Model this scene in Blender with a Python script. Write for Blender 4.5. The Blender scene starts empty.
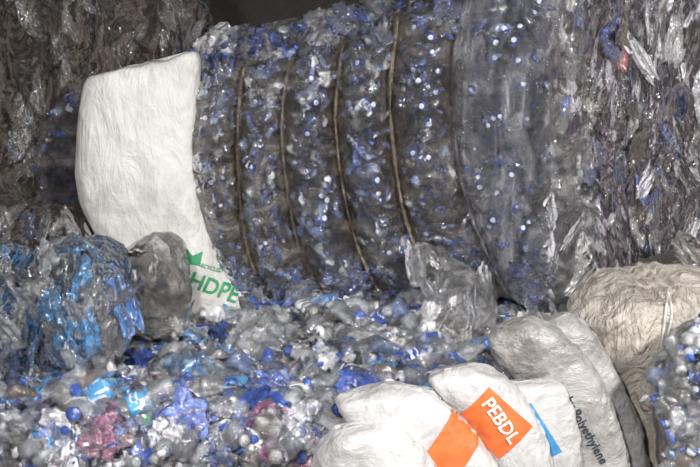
import bpy, bmesh, math
import numpy as np
from mathutils import Vector, Matrix
from mathutils.bvhtree import BVHTree
rng=np.random.default_rng(7)
scene=bpy.context.scene
scene.view_settings.view_transform='Standard'
# ------------------------------------------------------------ camera
CAMP=np.array([0.0,-5.0,2.4]); PITCH=math.radians(12); FPX=961.0
fw=np.array([0,math.cos(PITCH),-math.sin(PITCH)]); up=np.array([0,math.sin(PITCH),math.cos(PITCH)])
def W(px,py,Y):
    d=fw+np.array([1.0,0,0])*((px-350)/FPX)-up*((py-233.5)/FPX)
    return CAMP+d*((Y-CAMP[1])/d[1])
cd=bpy.data.cameras.new("camera"); cam=bpy.data.objects.new("camera",cd); scene.collection.objects.link(cam)
cd.sensor_width=36; cd.lens=36*FPX/700
cam.location=CAMP; cam.rotation_euler=(math.radians(90)-PITCH,0,0); scene.camera=cam
# ------------------------------------------------------------ noise
def _h(ix,iy,iz,s):
    n=(ix*374761393+iy*668265263+iz*1274126177+s*974634777)&0xFFFFFFFF
    n=((n^(n>>13))*1274126177)&0xFFFFFFFF
    n=(n^(n>>16))&0xFFFFFF
    return n/float(0xFFFFFF)*2-1
def vn(p,s=0):
    p=np.asarray(p,float); i=np.floor(p).astype(np.int64); f=p-i; f=f*f*(3-2*f)
    r=0
    for a in (0,1):
        for b in (0,1):
            for c in (0,1):
                w=(f[...,0] if a else 1-f[...,0])*(f[...,1] if b else 1-f[...,1])*(f[...,2] if c else 1-f[...,2])
                r=r+w*_h(i[...,0]+a,i[...,1]+b,i[...,2]+c,s)
    return r
def fbm(p,o=4,s=0):
    r=0;a=1.0;t=0
    for k in range(o):
        r=r+a*vn(np.asarray(p)*(2.03**k)+k*7.3,s+k); t+=a; a*=.5
    return r/t
def ridge(p,o=4,s=0):
    r=0;a=1.0;t=0
    for k in range(o):
        r=r+a*(1-2*np.abs(vn(np.asarray(p)*(2.03**k)+k*3.1,s+k))); t+=a; a*=.55
    return r/t
# ------------------------------------------------------------ materials
def newmat(name):
    m=bpy.data.materials.new(name); m.use_nodes=True; nt=m.node_tree; nt.nodes.clear()
    return m,nt,nt.nodes,nt.links
def ramp(N,stops):
    r=N.new('ShaderNodeValToRGB'); e=r.color_ramp.elements
    while len(e)<len(stops): e.new(.5)
    for x,(p,c) in zip(e,stops):
        x.position=p; x.color=(c if len(c)==4 else (*c,1))
    return r
def noise(N,L,vec,scale,detail=5,rough=.6,dist=0):
    n=N.new('ShaderNodeTexNoise'); n.inputs['Scale'].default_value=scale; n.inputs['Detail'].default_value=detail
    n.inputs['Roughness'].default_value=rough; n.inputs['Distortion'].default_value=dist
    L.new(vec,n.inputs['Vector']); return n
def coords(N,L,sc=(1,1,1)):
    t=N.new('ShaderNodeTexCoord'); m=N.new('ShaderNodeMapping'); m.inputs['Scale'].default_value=sc
    L.new(t.outputs['Object'],m.inputs['Vector']); return m.outputs['Vector']
def plasticshader(N,L,col,alpha,normal,rough,gl):
    """thin plastic: (transparent|diffuse) with a glossy coat over it"""
    d=N.new('ShaderNodeBsdfDiffuse'); 
    if normal: L.new(normal,d.inputs['Normal'])
    L.new(col,d.inputs['Color'])
    base=d.outputs[0]
    if alpha is not None:
        tr=N.new('ShaderNodeBsdfTransparent'); mix=N.new('ShaderNodeMixShader')
        L.new(alpha,mix.inputs[0]); L.new(tr.outputs[0],mix.inputs[1]); L.new(base,mix.inputs[2]); base=mix.outputs[0]
    g=N.new('ShaderNodeBsdfGlossy'); g.inputs['Roughness'].default_value=rough; g.inputs['Color'].default_value=(1,1,1,1)
    lw=N.new('ShaderNodeFresnel'); lw.inputs['IOR'].default_value=1.5
    if normal: L.new(normal,g.inputs['Normal']); L.new(normal,lw.inputs['Normal'])
    ma=N.new('ShaderNodeMath'); ma.operation='MULTIPLY'; ma.inputs[1].default_value=gl; ma.use_clamp=True; L.new(lw.outputs[0],ma.inputs[0])
    m2=N.new('ShaderNodeMixShader'); L.new(ma.outputs[0],m2.inputs[0]); L.new(base,m2.inputs[1]); L.new(g.outputs[0],m2.inputs[2])
    o=N.new('ShaderNodeOutputMaterial'); L.new(m2.outputs[0],o.inputs[0])
def film(name,cols,a0,a1,rough=.2,sc=(1,1,1),cscale=3,bscale=9,bump=.6,ascale=5,edge=None,gl=1.4,alo=.4,ahi=.62,bd=.12,adet=8,eop=.7):
    m,nt,N,L=newmat(name)
    v=coords(N,L,sc)
    n1=noise(N,L,v,cscale,8,.7,.8)
    k=len(cols); r=ramp(N,[(.34+.32*i/max(1,k-1),c) for i,c in enumerate(cols)])
    L.new(n1.outputs['Fac'],r.inputs['Fac'])
    nb=noise(N,L,v,bscale,8,.68,.7)
    b=N.new('ShaderNodeBump'); b.inputs['Strength'].default_value=bump; b.inputs['Distance'].default_value=bd
    L.new(nb.outputs['Fac'],b.inputs['Height'])
    col=r.outputs[0]; at=None
    if edge:
        at=N.new('ShaderNodeAttribute'); at.attribute_name='edge'
        mx=N.new('ShaderNodeMix'); mx.data_type='RGBA'; L.new(at.outputs['Fac'],mx.inputs[0]); L.new(col,mx.inputs[6]); mx.inputs[7].default_value=(*edge,1)
        col=mx.outputs[2]
    fac=None
    if a0<1:
        n2=noise(N,L,v,ascale,adet,.72,1.0)
        mr=N.new('ShaderNodeMapRange'); mr.inputs['From Min'].default_value=alo; mr.inputs['From Max'].default_value=ahi
        mr.inputs['To Min'].default_value=a0; mr.inputs['To Max'].default_value=a1
        L.new(n2.outputs['Fac'],mr.inputs['Value'])
        fac=mr.outputs[0]
        if edge:
            ad=N.new('ShaderNodeMath'); ad.operation='MULTIPLY_ADD'; L.new(at.outputs['Fac'],ad.inputs[0]); ad.inputs[1].default_value=eop; L.new(fac,ad.inputs[2]); ad.use_clamp=True
            fac=ad.outputs[0]
    plasticshader(N,L,col,fac,b.outputs[0],rough,gl)
    return m
def attrplastic(name,rough=.10,bscale=18,bump=.4,gl=3.0):
    m,nt,N,L=newmat(name)
    at=N.new('ShaderNodeAttribute'); at.attribute_name='pcol'
    v=coords(N,L); nb=noise(N,L,v,bscale,5,.65,1)
    b=N.new('ShaderNodeBump'); b.inputs['Strength'].default_value=bump; b.inputs['Distance'].default_value=.06
    L.new(nb.outputs['Fac'],b.inputs['Height'])
    nd=noise(N,L,v,7,5,.7); rr=ramp(N,[(.33,(.55,.51,.46)),(.55,(1,1,1))]); L.new(nd.outputs['Fac'],rr.inputs[0])
    mx=N.new('ShaderNodeMix'); mx.data_type='RGBA'; mx.blend_type='MULTIPLY'; mx.inputs[0].default_value=1
    L.new(at.outputs['Color'],mx.inputs[6]); L.new(rr.outputs[0],mx.inputs[7])
    plasticshader(N,L,mx.outputs[2],at.outputs['Alpha'],b.outputs[0],rough,gl)
    return m
def woven(name,c1,c2,rough=.5,bump=.35,sc=(1,1,1),bscale=6):
    m,nt,N,L=newmat(name); v=coords(N,L); v2=coords(N,L,sc)
    n1=noise(N,L,v,3.5,8,.72,.4); r=ramp(N,[(.34,c2),(.55,c1)]); L.new(n1.outputs['Fac'],r.inputs[0])
    n2=noise(N,L,v2,bscale,6,.6,.6)
    b=N.new('ShaderNodeBump'); b.inputs['Strength'].default_value=bump; b.inputs['Distance'].default_value=.10; L.new(n2.outputs['Fac'],b.inputs['Height'])
    p=N.new('ShaderNodeBsdfPrincipled'); p.inputs['Roughness'].default_value=rough
    L.new(r.outputs[0],p.inputs['Base Color']); L.new(b.outputs[0],p.inputs['Normal'])
    o=N.new('ShaderNodeOutputMaterial'); L.new(p.outputs[0],o.inputs[0]); return m
def flat(name,c,rough=.55):
    m,nt,N,L=newmat(name); v=coords(N,L); n=noise(N,L,v,14,6)
    r=ramp(N,[(.3,tuple(x*.72 for x in c)),(.6,c)]); L.new(n.outputs['Fac'],r.inputs[0])
    p=N.new('ShaderNodeBsdfPrincipled'); p.inputs['Roughness'].default_value=rough; L.new(r.outputs[0],p.inputs['Base Color'])
    o=N.new('ShaderNodeOutputMaterial'); L.new(p.outputs[0],o.inputs[0]); return m
M_plastic=attrplastic("crushed_plastic")
M_core=film("dark_gap_core",[(.006,.008,.020),(.012,.020,.055),(.03,.028,.032),(.012,.020,.065)],1,1,.4,cscale=12)  # near-black filler: shade of the gaps between bottles put into its colour
def slicemat(k,a0,a1):
    return film("dusty_clear_film_%d"%k,[(.085,.066,.054),(.15,.124,.106),(.22,.19,.168),(.38,.35,.33)],a0,a1,.13,sc=(.8,.8,1.5),cscale=6,bscale=8,bump=1,ascale=6,edge=(.21,.16,.11),gl=1.7,adet=6,eop=.8)
M_sl=[slicemat(0,.24,.80),slicemat(1,.14,.68),slicemat(2,.04,.54),slicemat(3,.03,.52),slicemat(4,.03,.50)]
M_slice=M_sl[3]
M_slice2=film("highlit_clear_film",[(.10,.10,.12),(.30,.30,.33),(.70,.70,.76)],.02,.5,.08,sc=(1.3,1.3,.5),cscale=7,bscale=9,bump=1,ascale=7,edge=(.22,.20,.20),gl=2.6,adet=6)  # palest stop paints the film's highlights into its colour
M_seam=film("seam_film",[(.11,.085,.062),(.18,.143,.11),(.27,.23,.19)],.5,1,.22,cscale=8,bscale=12,bump=.6,gl=1.2)
M_brown=film("brown_film",[(.010,.008,.006),(.045,.033,.025),(.15,.12,.10),(.025,.02,.016),(.085,.068,.056),(.012,.012,.018)],1,1,.14,sc=(1.8,1.8,.7),cscale=4,bscale=6,bump=1,gl=1.8)
M_mixed=film("mixed_bale_film",[(.02,.017,.018),(.045,.06,.15),(.28,.245,.24),(.05,.04,.042),(.11,.08,.11),(.62,.61,.64),(.14,.11,.09)],1,1,.12,sc=(2.6,2.6,.6),cscale=6,bscale=7,bump=1,gl=2.6)  # pale stops: silvery film, brightened to paint in glints
M_bluefilm=film("blue_film",[(.01,.013,.018),(.02,.14,.38),(.02,.03,.05),(.34,.37,.41),(.02,.04,.08),(.03,.12,.32),(.14,.14,.145)],1,1,.15,sc=(1.8,1.8,.9),cscale=6,bscale=8,bump=1,gl=1.8)  # dark stops paint in shaded gaps between folds; blues and whites are film
M_clear=film("clear_film",[(.30,.29,.28),(.75,.74,.75)],.10,.62,.08,cscale=7,bscale=8,bump=1,ascale=8,gl=3.2)
M_greyfilm=film("grey_film",[(.10,.092,.08),(.42,.40,.37),(.22,.21,.195)],.22,.75,.10,cscale=6,bscale=8,bump=1,gl=2.8)
M_white=woven("white_woven",(.58,.565,.54),(.40,.39,.37),bump=.40,sc=(1.8,1,.7))
M_white2=woven("white_sack_plastic",(.55,.54,.53),(.33,.315,.305),.34,bump=.38,bscale=6)
M_grey2=woven("grey_sack_plastic",(.38,.365,.35),(.15,.14,.13),.3,bump=.5,bscale=6)
M_beige=woven("beige_woven",(.50,.455,.40),(.27,.24,.21),.5,bump=.9,sc=(1.8,1,.7))
M_orange=flat("orange_print",(.74,.16,.04)); M_green=flat("green_print",(.02,.24,.09)); M_bl=flat("blue_print",(.06,.28,.55)); M_wp=flat("white_print",(.8,.77,.72)); M_dk=flat("dark_print",(.03,.04,.05))
M_cord=flat("cord_fibre",(.55,.52,.48)); M_wall=flat("wall_concrete",(.04,.032,.026),.9); M_floor=flat("floor_concrete",(.12,.11,.10),.9)
# ------------------------------------------------------------ mesh helpers
def mk(name,V,F,mat,smooth=True,fcol=None,vattr=None,parent=None):
    V=np.asarray(V,np.float32); F=np.asarray(F,np.int32)
    me=bpy.data.meshes.new(name); me.vertices.add(len(V)); me.vertices.foreach_set('co',V.ravel())
    nf,k=F.shape; me.loops.add(nf*k); me.loops.foreach_set('vertex_index',F.ravel())
    me.polygons.add(nf); me.polygons.foreach_set('loop_start',np.arange(nf,dtype=np.int32)*k)
    me.polygons.foreach_set('loop_total',np.full(nf,k,np.int32))
    me.polygons.foreach_set('use_smooth',np.full(nf,smooth,bool))
    me.update(calc_edges=True)
    if fcol is not None:
        a=me.attributes.new('pcol','FLOAT_COLOR','FACE'); a.data.foreach_set('color',np.asarray(fcol,np.float32).ravel())
    if vattr is not None:
        a=me.attributes.new('edge','FLOAT','POINT'); a.data.foreach_set('value',np.asarray(vattr,np.float32).ravel())
    me.materials.append(mat)
    ob=bpy.data.objects.new(name,me); scene.collection.objects.link(ob)
    if parent: ob.parent=parent
    return ob
def empty(name):
    e=bpy.data.objects.new(name,None); scene.collection.objects.link(e); return e
def catmull(P,n):
    P=np.asarray(P,float); Q=np.vstack([2*P[0]-P[1],P,2*P[-1]-P[-2]]); out=[]
    for i in range(len(P)-1):
        a,b,c,d=Q[i:i+4]; t=np.linspace(0,1,24,endpoint=False)[:,None]
        out.append(.5*((2*b)+(-a+c)*t+(2*a-5*b+4*c-d)*t*t+(-a+3*b-3*c+d)*t**3))
    out=np.vstack(out+[P[-1:]]); s=np.r_[0,np.cumsum(np.linalg.norm(np.diff(out,axis=0),axis=1))]
    u=np.linspace(0,s[-1],n); return np.stack([np.interp(u,s,out[:,k]) for k in range(out.shape[1])],1)
def gridF(nt,ns,wrap=True):
    i=np.arange(nt-1)[:,None]; j=np.arange(ns if wrap else ns-1)[None,:]
    jn=(j+1)%ns
    return np.stack([i*ns+j,i*ns+jn,(i+1)*ns+jn,(i+1)*ns+j],-1).reshape(-1,4)
class Bag: pass
def puff(name,Lp,Rp,Y,front,back,mat,nt=90,ns=120,amp=.02,nsc=(6,6,6),ground=False,ex=.85,pp=5,inset=0,seed=0,edge=None,parent=None,fine=.3,lean=0,edgepow=6,warp=.0,extra=None):
    L=[W(x,y,Y) for x,y in Lp]; R=[W(x,y,Y) for x,y in Rp]
    if ground:
        L.append(np.array([L[-1][0],Y,.03])); R.append(np.array([R[-1][0],Y,.03]))
    L=catmull(L,nt); R=catmull(R,nt)
    th=np.linspace(0,2*np.pi,ns,endpoint=False)
    c,s=np.cos(th),np.sin(th); cs=np.sign(c)*np.abs(c)**ex; sn=np.sign(s)*np.abs(s)**ex
    t=np.linspace(0,1,nt); prof=np.sqrt(np.clip(1-np.abs(2*t-1)**pp,.0006,1))
    if ground: prof=np.where(t>.5,np.maximum(prof,.8),prof)
    C=(L+R)/2; H=(R-L)/2
    V=C[:,None,:]+H[:,None,:]*cs[None,:,None]
    dy=np.where(sn>0,-front*sn,-back*sn)
    V[:,:,1]+=dy[None,:]*prof[:,None]
    V[:,:,1]+=lean*(V[:,:,2]-V[:,:,2].min())
    def normals(V):
        dt=np.gradient(V,axis=0); ds=np.roll(V,-1,1)-np.roll(V,1,1)
        n=np.cross(dt,ds); n/=np.linalg.norm(n,axis=2,keepdims=True)+1e-9
        out=V-V.mean(axis=1,keepdims=True)
        sg=np.sign((n*out).sum(2).sum()); 
        return n*(sg if sg!=0 else 1)
    Nn=normals(V)
    sc=np.array(nsc)
    q=V*sc
    if warp: q=q+warp*np.stack([vn(V*2.5,seed+60+k) for k in range(3)],-1)*np.array([1,1,.6])
    d=amp*((1-fine)*ridge(q,3,seed)+fine*ridge(q*3.1,3,seed+9))
    if extra is not None: d=d+extra(V,t,cs)
    Vd=V+Nn*(d-inset)[:,:,None]
    b=Bag(); b.V=Vd; b.N=normals(Vd); b.N0=Nn; b.V0=V; b.nt=nt; b.ns=ns; b.Y=Y
    VV=Vd.reshape(-1,3); F=gridF(nt,ns); n0=len(VV); VV=np.vstack([VV,Vd[0].mean(0),Vd[-1].mean(0)])
    ed=np.broadcast_to((np.abs(cs)**edgepow)[None,:],(nt,ns)).ravel(); ed=np.r_[ed,0,0]
    b.ob=mk(name,VV,F,mat,True,vattr=ed,parent=parent)
    bm=bmesh.new(); bm.from_mesh(b.ob.data); bm.verts.ensure_lookup_table()
    for qq in range(ns):
        for base,cc,fl in ((0,n0,0),((nt-1)*ns,n0+1,1)):
            a1=bm.verts[base+qq]; a2=bm.verts[base+(qq+1)%ns]
            try:
                f=bm.faces.new((a2,a1,bm.verts[cc]) if not fl else (a1,a2,bm.verts[cc])); f.smooth=True
            except ValueError: pass
    bmesh.ops.recalc_face_normals(bm,faces=bm.faces[:])
    bm.to_mesh(b.ob.data); bm.free()
    b.bvh=BVHTree.FromPolygons([tuple(v) for v in VV],[tuple(f) for f in F.tolist()])
    return b
def sample(b,n,t0=.03,t1=.97,h0=.02,h1=.98,base=False):
    i=(rng.uniform(t0,t1,n)*(b.nt-1)).astype(int)
    j=(rng.uniform(h0,h1,n)*(b.ns//2)).astype(int)
    return (b.V0[i,j],b.N0[i,j]) if base else (b.V[i,j],b.N[i,j])
# templates ---------------------------------------------------
def t_bottle(seed,crush,segs=16,hi=False):
    prof=np.array([(0,.002),(0,.026),(.008,.032),(.03,.0305),(.038,.0335),(.05,.031),(.062,.0335),(.063,.034),(.078,.0335),(.095,.0335),(.12,.034),(.121,.031),(.14,.033),(.155,.031),(.172,.022),(.188,.0125),(.198,.0125),(.1985,.0165),(.216,.0165),(.217,.002)])
    grp=np.array([0]*7+[1]*3+[0]*6+[2]*3)
    if hi:
        P2=[prof[0]];g2=[]
        for a,b_,gg in zip(prof[:-1],prof[1:],grp):
            m=max(1,int(np.ceil((b_[0]-a[0])/.006)))
            for k in range(1,m+1): P2.append(a+(b_-a)*k/m); g2.append(gg)
        prof=np.array(P2); grp=np.array(g2)
    th=np.linspace(0,2*np.pi,segs,endpoint=False)
    z=prof[:,0][:,None]+0*th; r=prof[:,1][:,None]
    V=np.stack([r*np.cos(th),r*np.sin(th),z],-1); nz=len(prof)
    wz=np.clip(np.sin(np.clip(z/.19,0,1)*np.pi),0,1)**.5
    V[...,1]*=1-crush*wz*.7; V[...,0]*=1+crush*wz*.35
    if hi:
        V+=np.stack([ridge(V*np.array([26,26,20])+seed*3.7,2,k) for k in range(3)],-1)*(.003+.009*crush)*wz[...,None]
    else:
        V+= (np.stack([vn(V*45+seed*3.7,k) for k in range(3)],-1))*(.003+.009*crush)*wz[...,None]
    V+= (np.stack([vn(V*16+seed*1.7,k+4) for k in range(3)],-1))*(.018*crush)
    ang=crush*(rng.uniform(-1,1))*5*(V[...,2]-.1); x=V[...,0]*np.cos(ang)+ (V[...,2]-.1)*np.sin(ang)
    zz=-V[...,0]*np.sin(ang)+(V[...,2]-.1)*np.cos(ang); V[...,0]=x; V[...,2]=zz
    g=np.repeat(grp[:,None],segs,1)
    if hi:
        u=np.arange(segs)[None,:]*np.ones((len(grp),1)); w=np.arange(len(grp))[:,None]*np.ones((1,segs))
        g[(grp[:,None]==1)&(vn(np.stack([u*.5,w*.7,0*u],-1),seed)>.2)]=3
    else: g[8,::3]=3
    return V.reshape(-1,3),gridF(nz,segs),g.ravel()
def t_film(seed,n=24):
    u,v=np.meshgrid(np.linspace(-1,1,n),np.linspace(-1,1,n),indexing='ij')
    x=u*np.sqrt(1-v*v/2); y=v*np.sqrt(1-u*u/2)
    P=np.stack([x,y,0*x],-1); q=P+seed*5.1
    P=P*(1+.35*vn(q*1.8,11))[...,None]
    P[...,2]+=.6*ridge(q*np.array([2.6,.9,1]),3,seed)-.3*(x*x+y*y)
    P+=np.stack([ridge(q*2.6,2,k)*.2 for k in range(3)],-1)
    return P.reshape(-1,3)*.5,gridF(n,n,False),np.zeros((n-1)**2,int)
def t_capdisc():
    prof=[(.004,.001),(.004,.008),(.004,.0125),(.0,.0145),(.002,.022),(-.004,.028),(-.03,.031),(-.05,.033)]
    th=np.linspace(0,2*np.pi,14,endpoint=False)
    V=np.array([[(r*math.cos(a),r*math.sin(a),z) for a in th] for z,r in prof])
    g=np.zeros((len(prof)-1,14),int); g[:2]=2; g[2:5]=1
    return V.reshape(-1,3),gridF(len(prof),14),g.ravel()
TB=[t_bottle(k,c) for k,c in enumerate([.15,.4,.6,.8,1,.75,.9,.5,.95,.3,.65,.2])]
TH=[t_bottle(k,c,22,True) for k,c in enumerate([.2,.45,.6,.8,.9,.7,.85,.5,.95,.3,.65,.4])]
TF=[t_film(k) for k in range(14)]
TC=[t_capdisc()]
def randrot(n):
    q=rng.normal(size=(n,4)); q/=np.linalg.norm(q,axis=1,keepdims=True); w,x,y,z=q.T
    return np.stack([np.stack([1-2*(y*y+z*z),2*(x*y-z*w),2*(x*z+y*w)],-1),np.stack([2*(x*y+z*w),1-2*(x*x+z*z),2*(y*z-x*w)],-1),np.stack([2*(x*z-y*w),2*(y*z+x*w),1-2*(x*x+y*y)],-1)],1)
def alignrot(Nn,jit=.25,refz=False,tang=False,up=None,uj=.6):
    n=len(Nn); z=Nn+rng.normal(size=Nn.shape)*jit; z/=np.linalg.norm(z,axis=1,keepdims=True)
    if up is not None: r=np.tile(np.array(up,float),(n,1))+rng.normal(size=(n,3))*uj
    elif refz: r=np.tile(np.array([0,0,1.0]),(n,1))+ (rng.normal(size=(n,3))*.25)
    else: r=rng.normal(size=(n,3))
    x=np.cross(r,z); x/=np.linalg.norm(x,axis=1,keepdims=True)+1e-9; y=np.cross(z,x)
    if tang: return np.stack([x,z,y],-1) if up is not None else np.stack([y,z,x],-1)
    return np.stack([x,y,z],-1)
def scatter(name,T,P,R,S,cols,mat=M_plastic,smooth=True,parent=None,printed=True):
    n=len(P); S=np.asarray(S)
    cols=np.concatenate([cols,cols[:,1:2]],1)
    if printed: cols[:,3,:]=np.where(rng.random((n,1))<.6,np.array([[.68,.69,.73,1]]),np.array([[.03,.08,.36,1]]))
    if S.ndim==1: S=np.repeat(S[:,None],3,1)
    k=rng.integers(0,len(T),n); VV=[];FF=[];CC=[];off=0
    for ti,(tv,tf,tg) in enumerate(T):
        I=np.where(k==ti)[0]
        if not len(I): continue
        v=np.einsum('nij,nvj->nvi',R[I],tv[None]*S[I][:,None,:])+P[I][:,None,:]
        f=tf[None]+(np.arange(len(I))*len(tv))[:,None,None]+off
        VV.append(v.reshape(-1,3));FF.append(f.reshape(-1,4));CC.append(cols[I][:,tg,:].reshape(-1,4)); off+=len(I)*len(tv)
    return mk(name,np.vstack(VV),np.vstack(FF),mat,smooth,np.vstack(CC),parent=parent)
def pick(n,opts,lo=.6,hi=1.3):
    w=np.array([o[0] for o in opts],float); w/=w.sum(); a=np.array([o[1] for o in opts],float)
    c=a[rng.choice(len(opts),n,p=w)]; c=c.copy(); c[...,:3]*=rng.uniform(lo,hi,(n,)+(1,)*(c.ndim-1)); return c
WH=(.72,.73,.76,1); NAVY=(.027,.042,.14,.9); NAVYB=(.04,.07,.22,.88); BLU=(.035,.085,.35,1); CL=(.60,.63,.67,.20); CLW=(.75,.77,.80,.42); CLB=(.20,.29,.52,.45); LB=(.08,.30,.58,1); RED=(.45,.04,.04,1); GRN=(.05,.3,.15,1); PUR=(.16,.06,.24,1); DK=(.03,.035,.055,1); DUST=(.22,.185,.16,.8)
def bpal(kind,n):
    if kind=='slice':
        return pick(n,[(6,(NAVYB,BLU,NAVY)),(3,(NAVY,NAVYB,NAVY)),(5,(CLB,BLU,BLU)),(4,(CL,BLU,NAVY)),(1.5,(CLW,BLU,NAVY)),(3,(DK,NAVY,DK))])
    return pick(n,[(5,(CL,LB,BLU)),(5,(CL,BLU,BLU)),(3,(CLW,WH,BLU)),(6,(CL,CLW,CLW)),(3,(CLW,CLW,WH)),(2,(CLB,BLU,BLU)),(.5,(NAVY,BLU,BLU)),(.8,(DUST,DUST,WH)),(.4,(CL,PUR,CLW)),(.3,(CL,RED,CLW)),(.15,(CL,GRN,GRN)),(.6,(DK,DK,DK))])
def fcols(n,opts):
    return pick(n,[(w,(o,o,o)) for w,o in opts])
FO_pile=[(8,(.64,.66,.71,.25)),(3,(.80,.81,.84,.58)),(1.3,(.08,.26,.55,.75)),(1.5,(.04,.09,.36,.85)),(.9,(.24,.21,.18,.7)),(.6,(.05,.05,.08,.9)),(.15,(.36,.07,.09,1)),(.15,(.2,.08,.3,1))]
# ------------------------------------------------------------ room
def box(name,x0,x1,y0,y1,z0,z1,mat):
    V=[(x,y,z) for x in (x0,x1) for y in (y0,y1) for z in (z0,z1)]
    return mk(name,V,[(0,1,3,2),(4,6,7,5),(0,4,5,1),(2,3,7,6),(0,2,6,4),(1,5,7,3)],mat,False)
box("floor",-7,7,-8,3.6,-.1,0,M_floor)
box("wall_back",-7,7,3.6,3.8,0,5.5,M_wall)
box("wall_left",-7.2,-7,-8,3.8,0,5.5,M_wall)
box("wall_right",7,7.2,-8,3.8,0,5.5,M_wall)
# ------------------------------------------------------------ bottle slices
B=[[(190,78),(188,130),(193,200),(212,262),(250,308)],
[(246,62),(241,130),(244,200),(256,260),(283,304)],
[(290,62),(284,120),(290,190),(303,245),(330,298)],
[(343,40),(336,110),(343,180),(358,240),(382,292)],
[(397,12),(389,90),(395,165),(408,225),(434,285)],
[(472,-25),(452,50),(453,140),(470,215),(508,295)],
[(562,-35),(556,60),(552,150),(556,230),(545,312)]]
def lumps(V,t,cs):
    return .008*vn(V*np.array([7,7,22]),201)+.005*vn(V*np.array([18,18,40]),202)
for i in range(6):
    Lc=[(x-1,y) for x,y in B[i]]; Rc=[(x+1,y) for x,y in B[i+1]]
    Y=.05-.04*i; last=i>=5
    par=empty("bale_of_bottles")
    kw=dict(ex=.95,pp=9,edgepow=6)
    b=puff("film_wrap",Lc,Rc,Y,.25,.9,M_slice2 if last else M_sl[i],nt=300,ns=260,amp=.010,nsc=(5,5,11),seed=i*5,parent=par,fine=.4,warp=1.0,extra=lumps,**kw)
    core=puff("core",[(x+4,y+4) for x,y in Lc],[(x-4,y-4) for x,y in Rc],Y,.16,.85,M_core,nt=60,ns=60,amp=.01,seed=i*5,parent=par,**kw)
    n=340 if i<4 else (470 if i<5 else 640)
    P,Nn=sample(b,n,t0=.03,t1=.97,h0=.19,h1=.81,base=True)
    P=P-Nn*rng.uniform(.026,.037,n)[:,None]
    scatter("bottles",TH,P,alignrot(Nn,.08,tang=True,up=(0,0,1),uj=.40),rng.uniform(.85,1.05,n)[:,None]*np.array([[.95,.72,1]]),bpal('slice',n),parent=par,printed=False)
    n=16 if i<2 else 30
    P,Nn=sample(b,n,t0=.06,t1=.94,h0=.26,h1=.74)
    cc=np.tile(np.array([[NAVY,(.012,.03,.16,1),(.46,.51,.62,1)]]),(n,1,1))
    scatter("bottle_caps",TC,P-Nn*.003,alignrot(Nn,.05),rng.uniform(.85,1.2,n),cc,parent=par)
    if i>0:
        puff("seam_fold",[(x-2.8,y+2) for x,y in B[i]],[(x+2.8,y+2) for x,y in B[i]],Y,.145,.05,M_seam if i<5 else M_slice2,nt=300,ns=60,amp=.008,nsc=(6,6,8),seed=300+i,parent=par,pp=14,ex=1,edgepow=1.2,extra=lambda V,t,cs:.004*vn(V*5,92))
def dress(name,b,n,opts,s0,s1,stretch=1.0,off=.0,jit=.3,parent=None,h0=.03,h1=.97,t0=.03,t1=.97,flatz=.35):
    P,Nn=sample(b,n,h0=h0,h1=h1,t0=t0,t1=t1)
    s=rng.uniform(s0,s1,n); S=np.stack([s,s*stretch,s*flatz],1)
    return scatter(name,TF,P+Nn*off,alignrot(Nn,jit,refz=True),S,fcols(n,opts),parent=parent)
par=empty("bale_of_bottles")
Lc=[(70,95),(45,130),(38,180),(50,235),(80,262)]; Rc=[(85,92),(112,130),(110,180),(112,235),(120,262)]
b=puff("film_wrap",Lc,Rc,.22,.15,.7,M_slice,nt=120,ns=140,amp=.015,parent=par,extra=lumps); puff("core",Lc,Rc,.22,.15,.7,M_core,nt=40,ns=40,amp=.02,inset=.07,parent=par)
P,Nn=sample(b,170,h0=.1,h1=.9,base=True); scatter("bottles",TH,P-Nn*.03,alignrot(Nn,.1,tang=True),rng.uniform(.7,.9,170),bpal('slice',170),parent=par,printed=False)
par=empty("bale_of_bottles")
Lc=[(215,38),(186,60),(182,120),(180,200),(182,300)]; Rc=[(390,2),(450,30),(460,100),(460,200),(460,300)]
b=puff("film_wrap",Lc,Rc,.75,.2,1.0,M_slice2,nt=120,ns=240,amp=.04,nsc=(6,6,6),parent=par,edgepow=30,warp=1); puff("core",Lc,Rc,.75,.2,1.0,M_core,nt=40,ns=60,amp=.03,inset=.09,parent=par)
P,Nn=sample(b,450,t1=.5); scatter("bottles",TB,P-Nn*.035,alignrot(Nn,.1,tang=True),rng.uniform(.85,1,450),bpal('slice',450),parent=par,printed=False)
dress("film_scraps",b,60,[(3,(.5,.5,.52,.35)),(1,(.1,.13,.3,.7))],.12,.25,parent=par,t1=.4)
# ------------------------------------------------------------ right mixed bale
par=empty("bale_of_plastic_film")
FO_mix=[(2,(.28,.26,.26,.6)),(4,(.68,.67,.71,.4)),(2,(.04,.03,.03,.9)),(.6,(.10,.05,.13,.9)),(2,(.05,.08,.24,.9)),(.25,(.2,.04,.05,.9)),(1.5,(.16,.12,.09,.9))]
edges=[548,592,628,668,712,760]
for k in range(5):
    x0,x1=edges[k],edges[k+1]
    Lc=[(x0-6,-60),(x0-10,40),(x0-8,130),(x0-2,220),(x0+4,312-8*k)]; Rc=[(x1+6,-60),(x1+2,40),(x1+6,130),(x1+10,220),(x1+8,308-8*k)]
    b=puff("pressed_film_%d"%(k+1),Lc,Rc,-.12-.05*k,.13,1.0,M_mixed,nt=340,ns=280,amp=.06,nsc=(11,11,3.2),seed=40+k,ex=.9,pp=9,parent=par,fine=.45,warp=2.0)
    dress("film_strips_%d"%(k+1),b,75,FO_mix,.03,.08,3.6,.003,.15,parent=par,flatz=.8)
par=empty("hanging_clear_film")
Lc=[(548,95),(530,150),(528,200),(535,260),(545,305)]; Rc=[(560,90),(585,140),(590,200),(590,260),(575,312)]
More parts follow.
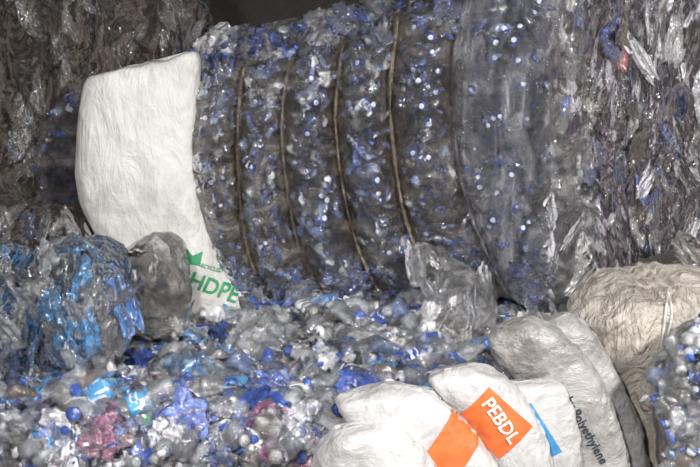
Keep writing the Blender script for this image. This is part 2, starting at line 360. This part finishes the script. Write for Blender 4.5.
b=puff("film_sheet",Lc,Rc,-.24,.07,.05,M_clear,nt=200,ns=180,amp=.045,nsc=(12,12,4),parent=par,fine=.45,seed=61,warp=1.5)
dress("film_folds",b,30,[(4,(.8,.8,.83,.5)),(2,(.5,.5,.55,.5)),(1,(.08,.12,.35,.9))],.05,.09,3,.0,.2,parent=par)
# ------------------------------------------------------------ upper-left brown bales
FO_br=[(4,(.09,.07,.055,.8)),(3,(.03,.022,.018,1)),(1.2,(.26,.23,.20,.35)),(.4,(.04,.05,.11,1))]
def brownbale(Lc,Rc,Y,seed,n=50,mat=M_brown,opts=FO_br,front=.25,amp=.09,**kw):
    par=empty("bale_of_plastic_film")
    b=puff("pressed_film",Lc,Rc,Y,front,.9,mat,nt=260,ns=300,amp=amp,nsc=(6,6,2.2),seed=seed,parent=par,fine=.35,pp=6,warp=1.8,**kw)
    dress("film_strips",b,n,opts,.05,.11,2.8,0.0,.12,parent=par,flatz=.6); return b,par
brownbale([(-60,-70),(-70,0),(-65,60),(-50,108)],[(40,-70),(70,0),(72,60),(60,104)],.65,80)
brownbale([(70,-70),(62,0),(66,60),(85,96)],[(170,-70),(192,0),(196,30),(185,60)],.75,81)
brownbale([(-60,85),(-75,130),(-70,190),(-50,250)],[(30,95),(55,130),(58,190),(70,250)],.45,82)
brownbale([(-40,212),(-60,230),(-60,260),(-50,290)],[(60,215),(88,238),(92,262),(95,290)],-.2,83,50,opts=FO_br+[(2,(.40,.39,.38,.35))],front=.15,amp=.05)
brownbale([(60,88),(40,96),(45,120),(60,140)],[(95,80),(120,90),(130,110),(130,140)],.5,84,20)
# ------------------------------------------------------------ the loose pile
par=empty("heap_of_crushed_bottles")
def hz(x,y):
    t=np.clip((y+1.5)/1.6,0,1)
    z=.80+.13*t+.08*fbm(np.stack([x*2.2,y*2.2,0*x],-1),3,3)
    z=z+.08*np.exp(-((x-.05)/.5)**2-((y+.35)/.3)**2)-.09*np.exp(-((x+.7)/.35)**2-((y+.1)/.3)**2)
    return z
def FY(x):
    s=np.clip((x-.10)/.5,0,1); s=s*s*(3-2*s); s2=np.clip((x-.75)/.3,0,1); return -1.42+.42*s+.35*s2
nx,ny=220,150
xs=np.linspace(-2.6,2.6,nx); vs=np.linspace(0,1,ny)
X=np.repeat(xs[:,None],ny,1); Yg=FY(X)+(2.2-FY(X))*vs[None]; Z=hz(X,Yg)-.09+.03*ridge(np.stack([X*9,Yg*9,0*X],-1),2,5)
top=np.stack([X,Yg,Z],-1)
zz=np.linspace(0.01,1,30)
XX=np.repeat(xs[:,None],30,1); ZZ=np.repeat(zz[None],nx,0)
front=np.stack([XX,FY(XX)-.03*ridge(np.stack([XX*6,ZZ*6,0*XX],-1),2,7),ZZ*Z[:,:1]],-1)
G=np.concatenate([front[:,:-1],top],1)
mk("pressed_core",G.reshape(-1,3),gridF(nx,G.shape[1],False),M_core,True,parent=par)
def flatish(n,k=.6):
    a=rng.normal(size=(n,3))*k; a[:,2]+=1; return alignrot(a/np.linalg.norm(a,axis=1,keepdims=True),.1,tang=True)
def onpile(n,dz0,dz1):
    x=rng.uniform(-2.1,1.9,n); y=rng.uniform(-1.42,.25,n); k=y>FY(x); x=x[k];y=y[k]
    return np.stack([x,y,hz(x,y)+rng.uniform(dz0,dz1,len(x))],-1)
P=onpile(600,-.07,.0); n=len(P)
scatter("loose_bottles",TH,P,flatish(n),rng.uniform(1.05,1.35,n),bpal('pile',n),parent=par)
P=onpile(950,-.06,.03); n=len(P); s=rng.uniform(.16,.34,n)
scatter("loose_film",TF,P,randrot(n),np.stack([s,s,s*.8],1),fcols(n,FO_pile),parent=par)
P=onpile(480,.02,.07); n=len(P)      # uppermost layer: whole bottles lying free
scatter("top_bottles",TH,P,flatish(n,.3),rng.uniform(1.3,1.7,n),bpal('pile',n),parent=par)
P=onpile(30,0,.04); n=len(P)
cc=pick(n,[(3,(WH,WH,WH)),(3,(BLU,BLU,BLU)),(1,(LB,LB,LB)),(.4,(RED,RED,RED))])
scatter("loose_caps",TC,P,randrot(n),rng.uniform(.4,.5,n),cc,parent=par)
n=700
x=rng.uniform(-1.9,1.0,n); z=rng.uniform(.1,.85,n); y=FY(x)-rng.uniform(-.03,.05,n)
scatter("pressed_bottles",TH,np.stack([x,y,z],-1),randrot(n),rng.uniform(1.0,1.3,n),bpal('pile',n),parent=par)
n=600
x=rng.uniform(-1.9,1.0,n); z=rng.uniform(.1,.85,n); y=FY(x)-rng.uniform(-.03,.05,n); s=rng.uniform(.12,.28,n)
scatter("pressed_film",TF,np.stack([x,y,z],-1),alignrot(np.tile([0,-1.,0.2],(n,1)),.5),np.stack([s,s,s*.8],1),fcols(n,[(5,(.65,.67,.78,.38)),(2.5,(.80,.80,.88,.75)),(2,(.10,.16,.48,.9)),(.5,(.3,.08,.2,1)),(.6,(.1,.1,.12,1))]),parent=par)
# ------------------------------------------------------------ decals
def decal(name,b,px,py,kind,mat,off,rot=0,size=.05,w=.1,h=.1,shear=0,parent=None,sx=1):
    d=W(px,py,0)-CAMP; d/=np.linalg.norm(d)
    hit=b.bvh.ray_cast(Vector(CAMP),Vector(d))[0]
    if hit is None: print("decal miss",name); return
    if kind=='rect':
        u,v=np.meshgrid(np.linspace(-w/2,w/2,40),np.linspace(-h/2,h/2,40),indexing='ij'); P=np.stack([u.ravel(),v.ravel()],1); F=gridF(40,40,False).tolist()
    elif kind=='tri':
        bm=bmesh.new(); vs=[bm.verts.new((a*w,c*h,0)) for a,c in ((-.5,-.5),(.5,-.4),(.42,.5),(.0,.1),(-.35,.45))]; bm.faces.new(vs)
        P,F=grid_cut(bm,.012)
    else:
        cu=bpy.data.curves.new(name,'FONT'); cu.body=kind; cu.size=size; cu.align_x='CENTER'; cu.align_y='CENTER'; cu.offset=size*.02; cu.resolution_u=3
        o=bpy.data.objects.new("tmp",cu); scene.collection.objects.link(o); bpy.context.view_layer.update()
        me=bpy.data.meshes.new_from_object(o.evaluated_get(bpy.context.evaluated_depsgraph_get())); bpy.data.objects.remove(o)
        bm=bmesh.new(); bm.from_mesh(me); P,F=grid_cut(bm,.010)
    P=np.asarray(P,float)[:,:2]; P[:,0]*=sx; P[:,0]+=shear*P[:,1]
    c,s=math.cos(rot),math.sin(rot); Q=np.stack([P[:,0]*c-P[:,1]*s,P[:,0]*s+P[:,1]*c],1)
    out=[];ok=[]
    for a,cz in Q:
        h=b.bvh.ray_cast(Vector((hit.x+a,hit.y-.6,hit.z+cz)),Vector((0,1,0)))
        good=h[0] is not None and abs(h[0].y-hit.y)<.3
        ok.append(good)
        if good:
            nn=h[1] if h[1].y<0 else -h[1]
            out.append(tuple(h[0]+nn*off+Vector((0,-off*.5,0))))
        else: out.append((hit.x+a,hit.y,hit.z+cz))
    F=[f for f in F if all(ok[i] for i in f)]
    me=bpy.data.meshes.new(name); me.from_pydata(out,[],F); me.materials.append(mat)
    for p in me.polygons: p.use_smooth=True
    o=bpy.data.objects.new(name,me); scene.collection.objects.link(o); o.parent=parent
def grid_cut(bm,step):
    xs=[v.co.x for v in bm.verts]; ys=[v.co.y for v in bm.verts]
    for ax,lo,hi in ((0,min(xs),max(xs)),(1,min(ys),max(ys))):
        q=lo+step
        while q<hi:
            co=[0,0,0]; no=[0,0,0]; co[ax]=q; no[ax]=1
            bmesh.ops.bisect_plane(bm,geom=bm.verts[:]+bm.edges[:]+bm.faces[:],plane_co=co,plane_no=no); q+=step
    bm.verts.index_update(); P=[tuple(v.co) for v in bm.verts]; F=[[v.index for v in f.verts] for f in bm.faces]; bm.free(); return P,F
# ------------------------------------------------------------ white HDPE sack
par=empty("woven_sack")
Lc=[(98,74),(86,84),(78,130),(80,180),(90,225),(108,252),(150,288),(205,320)]
Rc=[(188,53),(198,58),(198,100),(196,150),(200,190),(211,235),(231,277),(256,312)]
def folds(V,t,cs):
    a=.012*vn(np.stack([V[...,0]*9,V[...,2]*1.6,0*V[...,0]],-1),77)+.018*vn(V*3,78)
    a=a+.012*ridge(np.stack([V[...,0]*4+V[...,2]*2.5,V[...,2]*1.5,0*V[...,0]],-1),2,79)
    return a
wb=puff("sack_body",Lc,Rc,-.14,.12,.12,M_white,nt=200,ns=220,amp=.001,nsc=(6,6,3),seed=20,parent=par,pp=16,ex=.7,fine=.3,extra=folds)
decal("print_hdpe",wb,214,288,"HDPE",M_green,.004,rot=-.42,size=.11,parent=par,sx=.95)
decal("print_small",wb,210,268,"RECYCLED",M_green,.004,rot=-.42,size=.026,parent=par)
decal("print_logo",wb,192,257,'tri',M_green,.004,rot=-.3,w=.10,h=.08,parent=par)
# ------------------------------------------------------------ lower-left blue bundles
def bundle(Lc,Rc,Y,seed,n,mat=M_bluefilm,opts=None,front=.18,s=(.05,.10),name="bundle_of_blue_film"):
    par=empty(name)
    b=puff("bundle_body",Lc,Rc,Y,front,.4,mat,nt=220,ns=240,amp=.05,nsc=(7,7,4.5),seed=seed,parent=par,fine=.35,warp=1.8)
    dress("film_folds",b,n,opts,s[0],s[1],2.2,0,.15,parent=par,flatz=.6); return b
FO_bl=[(2.2,(.03,.22,.52,.8)),(4,(.52,.54,.57,.3)),(2,(.02,.03,.04,.9)),(1.5,(.22,.22,.22,.5)),(1.2,(.03,.11,.32,.9))]
bundle([(-30,262),(-50,290),(-50,340),(-40,385)],[(-5,255),(24,280),(30,330),(26,372)],-.9,90,30,opts=FO_bl,s=(.07,.14))
bundle([(45,252),(20,275),(24,320),(32,365)],[(85,250),(122,270),(128,310),(116,352)],-.85,91,50,opts=FO_bl,s=(.07,.14))
bundle([(142,250),(126,264),(124,300),(132,338)],[(160,243),(174,264),(180,300),(178,332)],-.6,92,20,mat=M_greyfilm,opts=[(3,(.60,.59,.57,.35)),(1,(.1,.09,.08,.8))],front=.10,name="clear_plastic_bag")
par=empty("clear_plastic_bag")
Lc=[(420,248),(417,262),(426,290),(430,318),(425,340)]; Rc=[(424,248),(450,262),(478,282),(492,310),(492,340)]
b=puff("bag_body",Lc,Rc,-.5,.10,.1,M_clear,nt=180,ns=180,amp=.05,nsc=(9,9,5),seed=71,parent=par,fine=.4,warp=1.5)
dress("bag_folds",b,24,[(3,(.75,.76,.78,.4)),(1,(.85,.85,.86,.7))],.05,.09,2.2,0,.15,parent=par)
# ------------------------------------------------------------ lower-right sacks
def sack(Lc,Rc,Y,mat,front,back,seed,**kw):
    par=empty("printed_sack")
    b=puff("sack_body",Lc,Rc,Y,front,back,mat,nt=240,ns=180,amp=kw.pop('amp',.007),nsc=(4,4,4),seed=seed,parent=par,ground=True,pp=kw.pop('pp',10),ex=kw.pop('ex',.75),fine=.35,warp=1.2,extra=lambda V,t,cs:.010*vn(V*4,seed)+.012*(np.abs(cs)**5)[None,:]*ridge(V*np.array([14,14,14]),2,seed+3),**kw); b.par=par; return b
sA=sack([(345,428),(328,438),(318,455),(314,500)],[(365,424),(400,430),(425,455),(440,500)],-1.72,M_white2,.10,.10,100)
sB=sack([(362,394),(340,404),(362,430),(393,462),(406,510)],[(385,384),(432,395),(472,430),(494,467),(503,515)],-1.63,M_white2,.09,.10,101)
sC=sack([(445,370),(430,380),(449,402),(477,435),(497,470),(505,515)],[(470,367),(498,376),(528,406),(546,450),(552,480),(555,520)],-1.55,M_white2,.09,.10,102)
sD=sack([(510,384),(500,392),(515,412),(535,440),(546,470),(550,515)],[(530,382),(560,385),(572,415),(578,450),(580,480),(582,520)],-1.47,M_white2,.06,.08,103)
sE=sack([(498,330),(490,340),(500,362),(522,388),(545,420),(560,465),(566,515)],[(526,320),(558,333),(590,368),(611,410),(624,450),(632,490),(635,520)],-1.38,M_grey2,.08,.12,104,pp=18,ex=.65)
sF=sack([(548,322),(540,330),(560,352),(588,390),(606,430),(616,470),(622,515)],[(566,315),(588,330),(614,370),(634,415),(645,460),(650,490),(652,520)],-1.26,M_grey2,.08,.12,105,pp=18,ex=.65)
decal("print_panel",sB,448,456,'rect',M_orange,.004,rot=-.62,w=.15,h=.27,parent=sB.par)
decal("print_panel",sC,494,424,'rect',M_orange,.004,rot=-.75,w=.23,h=.18,parent=sC.par)
decal("print_text",sC,500,420,"PEBDL",M_wp,.008,rot=-.95,size=.07,parent=sC.par)
decal("print_stripe",sD,540,430,'rect',M_bl,.004,rot=-1.0,w=.24,h=.055,parent=sD.par)
decal("print_text",sE,586,430,"by Polyethylene",M_dk,.004,rot=-1.05,size=.05,parent=sE.par)
par=empty("bulk_bag")
TIE=W(668,290,-1.3)
def gather(V,t,cs):
    dx=V[...,0]-TIE[0]; dz=V[...,2]-TIE[2]; r=np.sqrt(dx*dx+dz*dz)+.02; a=np.arctan2(dz,dx)
    return .03*vn(V*2.5,31)+.022*np.minimum(r/.15,1)*np.exp(-r/.5)*ridge(np.stack([a*4,r*2,0*a],-1),2,33)
g=puff("bag_body",[(625,290),(598,300),(574,322),(598,370),(620,420),(632,470),(638,530)],[(650,286),(695,282),(740,290),(770,350),(775,420),(775,480),(775,540)],-1.05,.24,.4,M_beige,nt=240,ns=280,amp=.022,nsc=(6,6,3),seed=110,ground=True,parent=par,fine=.3,pp=8,warp=1,extra=gather)
def cord(name,pts,r,parent,mat=M_cord):
    cu=bpy.data.curves.new(name,'CURVE'); cu.dimensions='3D'; sp=cu.splines.new('POLY'); P=catmull(pts,60); sp.points.add(len(P)-1)
    for q,p in zip(sp.points,P): q.co=(*p,1)
    cu.bevel_depth=r; cu.bevel_resolution=2; cu.materials.append(mat); o=bpy.data.objects.new(name,cu); scene.collection.objects.link(o); o.parent=parent
def onsurf(b,pts,off=.006):
    out=[]
    for px,py in catmull(pts,24):
        d=W(px,py,0)-CAMP; d/=np.linalg.norm(d); h=b.bvh.ray_cast(Vector(CAMP),Vector(d))
        if h[0] is not None: out.append(np.array(h[0])-d*off)
    return out
for pts in ([(668,292),(665,318),(661,350)],[(668,292),(672,312),(668,335)]):
    q=onsurf(g,pts)
    if len(q)>3: cord("tie_cord",q,.006,par)
par=empty("clear_plastic_sheet")
b=puff("sheet_body",[(640,280),(622,292),(615,310),(620,340)],[(690,264),(740,265),(760,290),(760,340)],-.75,.12,.3,M_greyfilm,nt=120,ns=160,amp=.05,nsc=(8,8,8),seed=120,parent=par,warp=1)
dress("sheet_folds",b,14,[(3,(.6,.58,.55,.4)),(2,(.3,.26,.22,.8))],.1,.2,1.5,0,.15,parent=par)
par=empty("bag_of_bottles")
Lc=[(700,325),(672,345),(660,380),(659,420),(664,470),(670,530)]; Rc=[(715,322),(745,340),(765,380),(770,420),(770,470),(770,530)]
b=puff("film_wrap",Lc,Rc,-1.5,.12,.2,M_slice2,nt=110,ns=110,amp=.02,ground=True,parent=par); puff("core",Lc,Rc,-1.5,.12,.2,M_core,nt=50,ns=50,amp=.02,inset=.06,ground=True,parent=par)
P,Nn=sample(b,240); scatter("bottles",TH,P-Nn*.03,alignrot(Nn,.2,tang=True),rng.uniform(.8,1.1,240),bpal('pile',240),parent=par)
# ------------------------------------------------------------ lights
def area(name,loc,tgt,size,e,col):
    l=bpy.data.lights.new(name,'AREA'); l.shape='DISK'; l.size=size; l.energy=e; l.color=col
    o=bpy.data.objects.new(name,l); scene.collection.objects.link(o); o.location=loc
    o.rotation_euler=(Vector(tgt)-Vector(loc)).to_track_quat('-Z','Y').to_euler()
area("added_side_light",(2.6,-4.8,3.8),(-.1,-.1,1.5),.5,320,(1,.98,.96))  # added side key from upper right to shade the bulges; no doorway known
area("added_front_light",(-1.0,-5.4,3.7),(0,-.3,1.4),.35,235,(1,.98,.97))  # added flash-like key above and left of the camera, for highlights on film
w=bpy.data.worlds.new("world"); scene.world=w; w.use_nodes=True
w.node_tree.nodes['Background'].inputs[0].default_value=(.86,.88,1,1); w.node_tree.nodes['Background'].inputs[1].default_value=.12
